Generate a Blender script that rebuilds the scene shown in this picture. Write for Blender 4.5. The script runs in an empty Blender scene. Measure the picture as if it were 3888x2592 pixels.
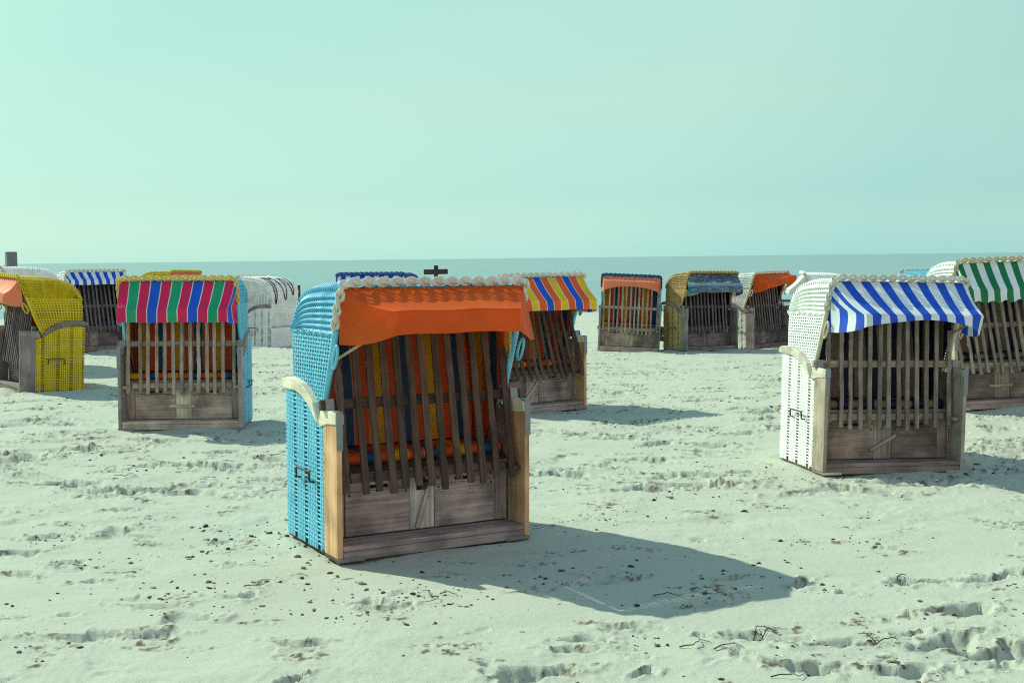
import bpy, bmesh, math, random
import numpy as np
from mathutils import Matrix, Vector
random.seed(7); rng = np.random.default_rng(7)
sc = bpy.context.scene
COL = sc.collection
R = math.radians

# ------------------------------------------------------------------ helpers
class MB:
    """collects vertices / faces / uvs of ONE mesh"""
    def __init__(s): s.v=[]; s.f=[]; s.uv=[]; s.n=0
    def add(s, v, f, uv=None):
        v=np.asarray(v,float).reshape(-1,3)
        s.v.append(v); s.uv.append(np.zeros((len(v),2)) if uv is None else np.asarray(uv,float))
        s.f += [tuple(int(i)+s.n for i in q) for q in f]; s.n+=len(v)
    def box(s, c, d, rot=None):
        c=np.array(c,float); d=np.array(d,float)/2
        v=np.array([[x,y,z] for x in(-1,1) for y in(-1,1) for z in(-1,1)])*d
        if rot is not None: v=v@np.array(rot.to_3x3()).T
        s.add(v+c,[(0,1,3,2),(4,6,7,5),(0,4,5,1),(2,3,7,6),(0,2,6,4),(1,5,7,3)])
    def bx(s,x0,x1,y0,y1,z0,z1): s.box(((x0+x1)/2,(y0+y1)/2,(z0+z1)/2),(abs(x1-x0),abs(y1-y0),abs(z1-z0)))
    def grid(s, pts, uv=None, closed=False):
        a,b=pts.shape[:2]; f=[]
        for i in range(a-1):
            for j in range(b if closed else b-1):
                j2=(j+1)%b; f.append((i*b+j,i*b+j2,(i+1)*b+j2,(i+1)*b+j))
        s.add(pts.reshape(-1,3),f,None if uv is None else uv.reshape(-1,2))
    def tube(s, pts, r, k=6, caps=True, closed=False):
        p=np.asarray(pts,float); n=len(p)
        t=np.gradient(p,axis=0) if not closed else np.roll(p,-1,0)-np.roll(p,1,0)
        t/=np.linalg.norm(t,axis=1)[:,None]+1e-9
        ref=np.array([0,0,1.]) if abs(t[0][2])<.9 else np.array([1.,0,0])
        a=np.cross(t[0],ref); a/=np.linalg.norm(a); rr=np.broadcast_to(np.asarray(r,float),(n,))
        ring=[]
        for i in range(n):
            a=a-t[i]*(a@t[i]); a/=np.linalg.norm(a)+1e-9; b=np.cross(t[i],a)
            an=np.arange(k)*2*np.pi/k
            ring.append(p[i]+rr[i]*(np.cos(an)[:,None]*a+np.sin(an)[:,None]*b))
        ring=np.array(ring)
        if closed: ring=np.concatenate([ring,ring[:1]])
        base=s.n; s.grid(ring,closed=True)
        if caps and not closed:
            s.f.append(tuple(base+i for i in range(k))[::-1]); s.f.append(tuple(base+(n-1)*k+i for i in range(k)))
    def prism(s, poly, x0, x1):
        """polygon in (y,z) extruded along x"""
        n=len(poly); v=[(x0,y,z) for y,z in poly]+[(x1,y,z) for y,z in poly]
        f=[tuple(range(n))[::-1],tuple(range(n,2*n))]+[(i,(i+1)%n,n+(i+1)%n,n+i) for i in range(n)]
        s.add(v,f)
    def mesh(s, name, bevel=0, smooth=False):
        me=bpy.data.meshes.new(name); v=np.concatenate(s.v)
        me.from_pydata(v.tolist(),[],s.f)
        uv=np.concatenate(s.uv)
        if np.abs(uv).sum()>0:
            l=me.uv_layers.new(name='UVMap'); vi=np.zeros(len(me.loops),int); me.loops.foreach_get('vertex_index',vi)
            l.data.foreach_set('uv',uv[vi].ravel())
        if bevel:
            bm=bmesh.new(); bm.from_mesh(me)
            bmesh.ops.recalc_face_normals(bm,faces=bm.faces)
            bmesh.ops.bevel(bm,geom=[e for e in bm.edges if len(e.link_faces)==2 and e.calc_face_angle(0)>.5],offset=bevel,segments=1,affect='EDGES')
            bm.to_mesh(me); bm.free()
        if smooth: me.polygons.foreach_set('use_smooth',[True]*len(me.polygons))
        me.materials.append(None)
        return me

def put(name, me, mat, parent=None, mtx=None, label=None):
    o=bpy.data.objects.new(name,me); COL.objects.link(o)
    if parent is not None: o.parent=parent
    if mtx is not None: o.matrix_basis=mtx
    o.material_slots[0].link='OBJECT'; o.material_slots[0].material=mat
    if label: o['label']=label
    return o
def tag(o,label=None,cat=None,group=None,kind=None):
    if label:o['label']=label
    if cat:o['category']=cat
    if group:o['group']=group
    if kind:o['kind']=kind
    return o
def T(x,y,z): return Matrix.Translation((x,y,z))
def RX(a): return Matrix.Rotation(a,4,'X')
def RY(a): return Matrix.Rotation(a,4,'Y')
def RZ(a): return Matrix.Rotation(a,4,'Z')
def mirror(me,name):
    m=me.copy(); m.name=name; m.transform(Matrix.Scale(-1,4,(1,0,0))); m.flip_normals(); return m
def interp(x,xs,ys): return np.interp(x,xs,ys)
def smooth_poly(pts,n):
    """Catmull-Rom through pts, resampled evenly to n points"""
    p=np.array(pts,float); q=np.vstack([2*p[0]-p[1],p,2*p[-1]-p[-2]]); out=[]
    for i in range(len(p)-1):
        a,b,c,d=q[i:i+4]
        for t in np.linspace(0,1,14,endpoint=False):
            out.append(.5*((2*b)+(c-a)*t+(2*a-5*b+4*c-d)*t*t+(3*b-a-3*c+d)*t**3))
    out.append(p[-1]); out=np.array(out)
    L=np.r_[0,np.cumsum(np.linalg.norm(np.diff(out,axis=0),axis=1))]
    s=np.linspace(0,L[-1],n)
    return np.stack([np.interp(s,L,out[:,k]) for k in range(out.shape[1])],-1)

# ------------------------------------------------------------------ materials
def new_mat(name):
    m=bpy.data.materials.new(name); m.use_nodes=True; nt=m.node_tree
    b=nt.nodes['Principled BSDF']; return m,nt,b
def N(nt,t,**k):
    n=nt.nodes.new(t)
    for a,v in k.items(): setattr(n,a,v)
    return n
def mixrgb(nt,fac,a,b,blend='MIX'):
    n=N(nt,'ShaderNodeMix',data_type='RGBA',blend_type=blend)
    for s,v in ((0,fac),(6,a),(7,b)):
        if hasattr(v,'is_linked'): nt.links.new(v,n.inputs[s])
        elif s==0: n.inputs[0].default_value=v
        else: n.inputs[s].default_value=(*v,1)
    return n.outputs[2]
def wood_mat(name,col,dark,axis='Z',rough=.85,var=.35):
    m,nt,b=new_mat(name); L=nt.links
    tc=N(nt,'ShaderNodeTexCoord'); oi=N(nt,'ShaderNodeObjectInfo')
    mp=N(nt,'ShaderNodeMapping'); sc_={'Z':(55,55,2.2),'X':(2.2,55,55),'Y':(55,2.2,55)}[axis]
    mp.inputs['Scale'].default_value=sc_
    L.new(tc.outputs['Object'],mp.inputs['Vector'])
    ad=N(nt,'ShaderNodeVectorMath',operation='ADD'); L.new(mp.outputs[0],ad.inputs[0])
    ml=N(nt,'ShaderNodeMath',operation='MULTIPLY'); ml.inputs[1].default_value=37; L.new(oi.outputs['Random'],ml.inputs[0])
    L.new(ml.outputs[0],ad.inputs[1])
    n1=N(nt,'ShaderNodeTexNoise'); n1.inputs['Scale'].default_value=1; n1.inputs['Detail'].default_value=5; n1.inputs['Roughness'].default_value=.65; n1.inputs['Distortion'].default_value=.5
    L.new(ad.outputs[0],n1.inputs['Vector'])
    n2=N(nt,'ShaderNodeTexNoise'); n2.inputs['Scale'].default_value=5; n2.inputs['Detail'].default_value=4
    ad2=N(nt,'ShaderNodeVectorMath',operation='ADD'); L.new(tc.outputs['Object'],ad2.inputs[0]); L.new(ml.outputs[0],ad2.inputs[1])
    L.new(ad2.outputs[0],n2.inputs['Vector'])
    rp=N(nt,'ShaderNodeValToRGB'); rp.color_ramp.elements[0].position=.33; rp.color_ramp.elements[1].position=.66
    rp.color_ramp.elements[0].color=(*dark,1); rp.color_ramp.elements[1].color=(*col,1); L.new(n1.outputs['Fac'],rp.inputs[0])
    r2=N(nt,'ShaderNodeMapRange'); r2.inputs[1].default_value=.35; r2.inputs[2].default_value=.7; r2.inputs[3].default_value=1-var; r2.inputs[4].default_value=1+var*.6
    L.new(n2.outputs['Fac'],r2.inputs[0])
    r3=N(nt,'ShaderNodeMapRange'); r3.inputs[3].default_value=1-var*.7; r3.inputs[4].default_value=1+var*.7; L.new(oi.outputs['Random'],r3.inputs[0])
    mm=N(nt,'ShaderNodeMath',operation='MULTIPLY'); L.new(r2.outputs[0],mm.inputs[0]); L.new(r3.outputs[0],mm.inputs[1])
    vm=N(nt,'ShaderNodeVectorMath',operation='SCALE'); L.new(rp.outputs[0],vm.inputs[0]); L.new(mm.outputs[0],vm.inputs['Scale'])
    L.new(vm.outputs[0],b.inputs['Base Color']); b.inputs['Roughness'].default_value=rough
    bp=N(nt,'ShaderNodeBump'); bp.inputs['Strength'].default_value=.5; bp.inputs['Distance'].default_value=.004; L.new(n1.outputs['Fac'],bp.inputs['Height']); L.new(bp.outputs[0],b.inputs['Normal'])
    return m
def wicker_mat(name,col,old,rough=.6):
    """uv.x metres along the strand, uv.y strand number"""
    m,nt,b=new_mat(name); L=nt.links
    uv=N(nt,'ShaderNodeUVMap'); sp=N(nt,'ShaderNodeSeparateXYZ'); L.new(uv.outputs[0],sp.inputs[0])
    wn=N(nt,'ShaderNodeTexWhiteNoise',noise_dimensions='1D'); L.new(sp.outputs['Y'],wn.inputs['W'])
    tc=N(nt,'ShaderNodeTexCoord'); n1=N(nt,'ShaderNodeTexNoise'); n1.inputs['Scale'].default_value=9; n1.inputs['Detail'].default_value=5; L.new(tc.outputs['Object'],n1.inputs['Vector'])
    ad=N(nt,'ShaderNodeMath',operation='MULTIPLY_ADD'); ad.inputs[1].default_value=.45; L.new(wn.outputs['Value'],ad.inputs[0]); L.new(n1.outputs['Fac'],ad.inputs[2])
    rp=N(nt,'ShaderNodeValToRGB'); rp.color_ramp.elements[0].position=.38; rp.color_ramp.elements[1].position=.85
    rp.color_ramp.elements[0].color=(*old,1); rp.color_ramp.elements[1].color=(*col,1); L.new(ad.outputs[0],rp.inputs[0])
    L.new(rp.outputs[0],b.inputs['Base Color']); b.inputs['Roughness'].default_value=rough
    return m
def cloth_nodes(nt,b,colsock,trans):
    L=nt.links; out=nt.nodes['Material Output']
    L.new(colsock,b.inputs['Base Color']); b.inputs['Roughness'].default_value=.55; b.inputs['Specular IOR Level'].default_value=.35
    tc=N(nt,'ShaderNodeTexCoord'); n1=N(nt,'ShaderNodeTexNoise'); n1.inputs['Scale'].default_value=420; n1.inputs['Detail'].default_value=2; L.new(tc.outputs['Object'],n1.inputs['Vector'])
    n2=N(nt,'ShaderNodeTexNoise'); n2.inputs['Scale'].default_value=7; n2.inputs['Detail'].default_value=3; L.new(tc.outputs['Object'],n2.inputs['Vector'])
    b1=N(nt,'ShaderNodeBump'); b1.inputs['Strength'].default_value=.25; b1.inputs['Distance'].default_value=.001; L.new(n1.outputs['Fac'],b1.inputs['Height'])
    b2=N(nt,'ShaderNodeBump'); b2.inputs['Strength'].default_value=.12; b2.inputs['Distance'].default_value=.012; L.new(n2.outputs['Fac'],b2.inputs['Height']); L.new(b1.outputs[0],b2.inputs['Normal'])
    L.new(b2.outputs[0],b.inputs['Normal'])
    if trans>0:
        tr=N(nt,'ShaderNodeBsdfTranslucent'); L.new(colsock,tr.inputs['Color'])
        mx=N(nt,'ShaderNodeMixShader'); mx.inputs[0].default_value=trans
        L.new(b.outputs[0],mx.inputs[1]); L.new(tr.outputs[0],mx.inputs[2]); L.new(mx.outputs[0],out.inputs['Surface'])
def stripe_mat(name,bands,period,sep=None,sepw=.0,trans=.25,offset=0.):
    """bands: list of (colour,width share); stripes run across uv.x (metres)"""
    m,nt,b=new_mat(name); L=nt.links
    uv=N(nt,'ShaderNodeUVMap'); sp=N(nt,'ShaderNodeSeparateXYZ'); L.new(uv.outputs[0],sp.inputs[0])
    a=N(nt,'ShaderNodeMath',operation='MULTIPLY_ADD'); a.inputs[1].default_value=1/period; a.inputs[2].default_value=offset+50; L.new(sp.outputs['X'],a.inputs[0])
    fr=N(nt,'ShaderNodeMath',operation='FRACT'); L.new(a.outputs[0],fr.inputs[0])
    rp=N(nt,'ShaderNodeValToRGB'); cr=rp.color_ramp; cr.interpolation='CONSTANT'
    tot=sum(w for _,w in bands); pos=0; stops=[]
    for c,w in bands:
        if sep is not None: stops.append((pos/tot,sep)); stops.append((pos/tot+sepw/period,c))
        else: stops.append((pos/tot,c))
        pos+=w
    cr.elements[0].position=0; cr.elements[0].color=(*stops[0][1],1)
    cr.elements.remove(cr.elements[1])
    for p_,c in stops[1:]:
        e=cr.elements.new(p_); e.color=(*c,1)
    L.new(fr.outputs[0],rp.inputs[0])
    tc=N(nt,'ShaderNodeTexCoord'); n3=N(nt,'ShaderNodeTexNoise'); n3.inputs['Scale'].default_value=4; n3.inputs['Detail'].default_value=6; L.new(tc.outputs['Object'],n3.inputs['Vector'])
    r3=N(nt,'ShaderNodeMapRange'); r3.inputs[1].default_value=.3; r3.inputs[2].default_value=.75; r3.inputs[3].default_value=.84; r3.inputs[4].default_value=1.08; L.new(n3.outputs['Fac'],r3.inputs[0])
    vm=N(nt,'ShaderNodeVectorMath',operation='SCALE'); L.new(rp.outputs[0],vm.inputs[0]); L.new(r3.outputs[0],vm.inputs['Scale'])
    cloth_nodes(nt,b,vm.outputs[0],trans)
    return m
def plain_cloth(name,col,trans=.3): return stripe_mat(name,[(col,1)],1.,trans=trans)
def simple_mat(name,col,rough=.5,metal=0.,noise=.25,scale=30):
    m,nt,b=new_mat(name); L=nt.links
    tc=N(nt,'ShaderNodeTexCoord'); n1=N(nt,'ShaderNodeTexNoise'); n1.inputs['Scale'].default_value=scale; n1.inputs['Detail'].default_value=5; L.new(tc.outputs['Object'],n1.inputs['Vector'])
    c=mixrgb(nt,n1.outputs['Fac'],tuple(x*(1-noise*1.4) for x in col),tuple(min(1,x*(1+noise*1.4)) for x in col)); L.new(c,b.inputs['Base Color'])
    b.inputs['Roughness'].default_value=rough; b.inputs['Metallic'].default_value=metal
    return m

# ------------------------------------------------------------------ wicker weaving
def weave_rows(mb, rowpts, rownrm, phase, width, thick, amp, rid0=0, ridge=0):
    """each row: points (n,3), outward normals (n,3), across dirs; phase (n,) stake number"""
    for r,(P,Nn,ph) in enumerate(zip(rowpts,rownrm,phase)):
        if len(P)<3: continue
        t=np.gradient(P,axis=0); t/=np.linalg.norm(t,axis=1)[:,None]+1e-9
        ac=np.cross(Nn,t); ac/=np.linalg.norm(ac,axis=1)[:,None]+1e-9
        off=amp*np.cos(np.pi*(ph+r))+ridge*np.cos(2*np.pi*ph)
        C=P+Nn*off[:,None]
        w=width*(1+.10*np.sin(r*12.9898)); jit=.0012*np.sin(r*78.233)
        C=C+ac*jit
        ring=np.stack([C+ac*w/2+Nn*thick*.3,C+Nn*thick*1.0,C-ac*w/2+Nn*thick*.3,C-ac*w/2-Nn*thick*.5,C+ac*w/2-Nn*thick*.5],1)
        L=np.r_[0,np.cumsum(np.linalg.norm(np.diff(P,axis=0),axis=1))]
        uv=np.stack([np.repeat(L[:,None],5,1),np.full((len(P),5),rid0+r+.5)],-1)
        mb.grid(ring,uv,closed=True)
def bar(mb,P,Nn,w,th,rid):
    t=np.gradient(P,axis=0); t/=np.linalg.norm(t,axis=1)[:,None]+1e-9
    ac=np.cross(Nn,t); ac/=np.linalg.norm(ac,axis=1)[:,None]+1e-9
    ring=np.stack([P+ac*w/2+Nn*th/2,P-ac*w/2+Nn*th/2,P-ac*w/2-Nn*th/2,P+ac*w/2-Nn*th/2],1)
    mb.grid(ring,np.stack([np.zeros((len(P),4)),np.full((len(P),4),rid+.5)],-1),closed=True)
def sample_stakes(st,k):
    """path parameter samples and stake phase, k samples between stakes"""
    st=np.asarray(st,float); ph=np.linspace(0,len(st)-1,(len(st)-1)*k+1)
    return np.interp(ph,np.arange(len(st)),st),ph

W=.613; D=.86; HW=.578
ARMB=([.20,.25,.30,.38,.47,.56,.66,.76,.88],[.735,.737,.757,.812,.856,.886,.90,.90,.893])   # underside of the armrest
def side_weave(k):
    mb=MB()
    yst=[.205,.232,.258,.326,.353,.380,.407,.434,.460,.530,.557,.584,.611,.638,.706,.733,.760,.785,.806]
    # path length: y to .84, then round the rear corner
    def pos(s):
        s=np.asarray(s,float); y=np.minimum(s,.83); a=np.clip((s-.83)/.03,0,1)*np.pi/2; ex=np.maximum(s-.86,0)
        x=W-.004-.03*(1-np.cos(a))-ex; yy=y+.03*np.sin(a)
        n=np.stack([np.cos(a),np.sin(a),0*a],-1)
        return x,yy,n
    st=yst+[.866,.90]
    s,ph=sample_stakes(st,k)
    rows=[];nr=[];phs=[]
    z=.055; r=0
    while z<.90:
        m=np.ones(len(s),bool)
        if z>.725: m=np.interp(np.minimum(s,.88),*ARMB)>z+.004
        x,y,n=pos(s[m]); sag=.0015*np.sin(7*y+z*40)
        rows.append(np.stack([x,y,np.full(len(x),z)+sag],-1)); nr.append(n); phs.append(ph[m]); z+=.0242; r+=1
    weave_rows(mb,rows,nr,phs,.0116,.0030,.0034)
    for i,q in enumerate(yst):
        x,y,n=pos([q]); zt=np.interp(min(q,.88),*ARMB)-.004
        zz=np.linspace(.035 if q<.25 else .02,zt,5)
        bar(mb,np.stack([np.full(5,x[0]),np.full(5,y[0]),zz],-1),np.repeat(n,5,0),.0185,.005,400+i)
    return mb.mesh('wicker_side')
def back_weave(k):
    mb=MB(); st=np.arange(-.54,.541,.036); s,ph=sample_stakes(st,k); rows=[];nr=[];phs=[]
    for z in np.arange(.055,.455,.0215):
        rows.append(np.stack([-s,np.full(len(s),.862),np.full(len(s),z)],-1)); nr.append(np.tile([0,1.,0],(len(s),1))); phs.append(ph)
    weave_rows(mb,rows,nr,phs,.0175,.0036,.0036)
    for i,x in enumerate(st):
        bar(mb,np.array([[x,.862,z] for z in np.linspace(.02,.46,4)]),np.tile([0,1.,0],(4,1)),.012,.005,300+i)
    return mb.mesh('wicker_back')
PROF=smooth_poly([(-.02,1.527),(.2,1.527),(.42,1.519),(.57,1.497),(.68,1.453),(.76,1.385),(.815,1.285),(.843,1.15),(.842,.95),(.83,.72),(.815,.46)],220)
iend=int(np.argmin(np.abs(PROF[:,1]-1.235)))
def yb(z): return np.interp(z,PROF[::-1,1],PROF[::-1,0])
def yf(z): return np.interp(z,[.4,.60,.70,.85,1.26],[.50,.42,.34,.262,.088])
def hood_weave(k):
    """side + back shell below the seam: strands run round the chair"""
    mb=MB(); rows=[];nr=[];phs=[]; rc=.07
    zs=np.arange(.475,1.262,.0228)
    nside=17; nback=31
    stA=np.linspace(0,1,nside); 
    sA,pA=sample_stakes(stA,k); sB,pB=sample_stakes(np.linspace(0,1,nback),k)
    for z in zs:
        y0=yf(z); y1=yb(z)-rc
        yy=y0+(y1-y0)*sA
        left=np.stack([np.full(len(yy),-HW),yy,np.full(len(yy),z)],-1); nl=np.tile([-1.,0,0],(len(yy),1))
        a=np.linspace(0,np.pi/2,5)[1:-1]
        arc=np.stack([-HW+rc*(1-np.cos(a)),y1+rc*np.sin(a),np.full(3,z)],-1); na=np.stack([-np.cos(a),np.sin(a),0*a],-1)
        xb=-HW+rc+(2*HW-2*rc)*sB
        bk=np.stack([xb,np.full(len(xb),y1+rc),np.full(len(xb),z)],-1); nb=np.tile([0,1.,0],(len(xb),1))
        arc2=arc[::-1]*[-1,1,1]; na2=na[::-1]*[-1,1,1]; right=left[::-1]*[-1,1,1]; nrr=nl[::-1]*[-1,1,1]
        o=nside-1; pa=o+np.linspace(0,2,5)[1:-1]; pb=o+2+pB; o2=pb[-1]; pa2=o2+np.linspace(0,2,5)[1:-1]; pr=o2+2+pA
        rows.append(np.concatenate([left,arc,bk,arc2,right])); nr.append(np.concatenate([nl,na,nb,na2,nrr])); phs.append(np.concatenate([pA,pa,pb,pa2,pr]))
    nr=[-q*0+q for q in nr]
    weave_rows(mb,rows,nr,phs,.0142,.0034,.0045)
    zz=np.linspace(.47,1.258,14)
    for sx in(-1,1):
        for i,u in enumerate(stA):
            y0=yf(zz); P=np.stack([np.full(14,sx*HW),y0+(yb(zz)-rc-y0)*u,zz],-1)
            bar(mb,P,np.tile([sx*1.,0,0],(14,1)),.0140,.005,500+i)
    for i,u in enumerate(np.linspace(0,1,nback)):
        P=np.stack([np.full(14,-HW+rc+(2*HW-2*rc)*u),yb(zz),zz],-1); bar(mb,P,np.tile([0,1.,0],(14,1)),.0140,.005,540+i)
    return mb.mesh('hood')
def roof_weave(k):
    """roof shell above the seam: strands run from one seam over the roof to the other"""
    mb=MB(); rows=[];nr=[];phs=[]
    Pp=PROF[:iend+1]; L=np.r_[0,np.cumsum(np.linalg.norm(np.diff(Pp,axis=0),axis=1))]
    nrow=56; ts=np.linspace(.012,1,nrow)
    nS=7; nT=15
    sS,pS=sample_stakes(np.linspace(0,1,nS),k); sT,pT=sample_stakes(np.linspace(0,1,nT),k)
    stakes={}
    for t in ts:
        y=np.interp(t*L[-1],L,Pp[:,0]); z=np.interp(t*L[-1],L,Pp[:,1])
        dy=np.interp(t*L[-1]+.01,L,Pp[:,0])-np.interp(t*L[-1]-.01,L,Pp[:,0]); dz=np.interp(t*L[-1]+.01,L,Pp[:,1])-np.interp(t*L[-1]-.01,L,Pp[:,1])
        nn=np.array([0,-dz,dy]); nn/=np.linalg.norm(nn)
        qy=.088+(.785-.088)*t**.92; qz=1.262+.012*t
        P=np.array([y,z]); Q=np.array([qy,qz]); ln=np.linalg.norm(P-Q); d=(P-Q)/ln
        r=min(.06,ln*.8)
        s1=np.stack([np.full(len(sS),-HW),Q[0]+d[0]*(ln-r)*sS,Q[1]+d[1]*(ln-r)*sS],-1)
        bow=.018*np.sin(np.pi*np.clip(sS,0,1)); s1[:,0]-=bow*.6
        a=np.linspace(0,np.pi/2,7)[1:-1]
        A=np.stack([-HW+r*(1-np.cos(a)),Q[0]+d[0]*(ln-r+r*np.sin(a)),Q[1]+d[1]*(ln-r+r*np.sin(a))],-1)
        nA=-np.cos(a)[:,None]*np.array([1.,0,0])+np.sin(a)[:,None]*np.array([0,d[0],d[1]])
        x=-HW+r+(2*HW-2*r)*sT
        tp=np.stack([x,np.full(len(x),y),np.full(len(x),z)],-1)
        m=lambda q:q[::-1]*[-1,1,1]
        row=np.concatenate([s1,A,tp,m(A),m(s1)]); rc2=.085; ye=.845-rc2
        lim=HW-rc2+np.sqrt(np.maximum(rc2**2-np.clip(row[:,1]-ye,0,rc2)**2,1e-6)); row[:,0]=np.clip(row[:,0],-lim,lim)
        rows.append(row); n1=np.tile([-1.,0,0],(len(s1),1)); nt=np.tile(nn,(len(x),1))
        nr.append(np.concatenate([n1,nA,nt,m(nA),m(n1)]))
        o=nS-1; pa=o+np.linspace(0,2,7)[1:-1]; pb=o+2+pT; o2=pb[-1]; pa2=o2+np.linspace(0,2,7)[1:-1]; pr=o2+2+pS
        phs.append(np.concatenate([pS,pa,pb,pa2,pr]))
    weave_rows(mb,rows,nr,phs,.0150,.0050,.0060,700,.0075)
    idx=[i*k for i in range(nS)]; n0=len(sS)+5
    full=idx+[n0+i*k for i in range(nT)]; tot=len(rows[0]); full+= [tot-1-i for i in idx]
    for j,i in enumerate(full):
        P=np.array([q[i] for q in rows]); Nn=np.array([q[i] for q in nr]); bar(mb,P,Nn,.014,.006,800+j)
    # bound roll along the seam on both sides
    for sx in(-1,1):
        yy=np.linspace(.088,.80,40); P=np.stack([np.full(40,sx*(HW+.004)),yy,1.262+.006*np.sin(yy*60)],-1); mb.tube(P,.0095,6)
    return mb.mesh('hood_roof')

def braid_mesh(wide):
    """three-strand plait of doubled cords round the hood opening"""
    path=smooth_poly([(-HW-.004,.078,1.285),(-HW-.004,.028,1.41),(-HW+.004,-.018,1.508),(-HW+.035,-.030,1.545),(-.3,-.031,1.549),(0,-.031,1.549),(.3,-.031,1.549),(HW-.035,-.030,1.545),(HW-.004,-.018,1.508),(HW+.004,.028,1.41),(HW+.004,.078,1.285)],420)
    t=np.gradient(path,axis=0); t/=np.linalg.norm(t,axis=1)[:,None]
    fwd=np.tile([0,-.93,.36],(len(path),1)); fwd-=t*(fwd*t).sum(1)[:,None]; fwd/=np.linalg.norm(fwd,axis=1)[:,None]
    sd=np.cross(t,fwd); L=np.r_[0,np.cumsum(np.linalg.norm(np.diff(path,axis=0),axis=1))]
    mb=MB(); per=.255
    for i in range(3):
        th=2*np.pi*L/per+i*2*np.pi/3
        c=path+sd*(wide*np.sin(th))[:,None]+fwd*(.017*np.sin(2*th))[:,None]
        ct=np.gradient(c,axis=0); ct/=np.linalg.norm(ct,axis=1)[:,None]
        pr=np.cross(ct,fwd); pr/=np.linalg.norm(pr,axis=1)[:,None]
        for k in(-1,0,1): mb.tube(c+pr*k*.0078+fwd*(.002 if k==0 else 0),.0048,6)
    me=mb.mesh('braid_trim',smooth=True); 
    return me

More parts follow.
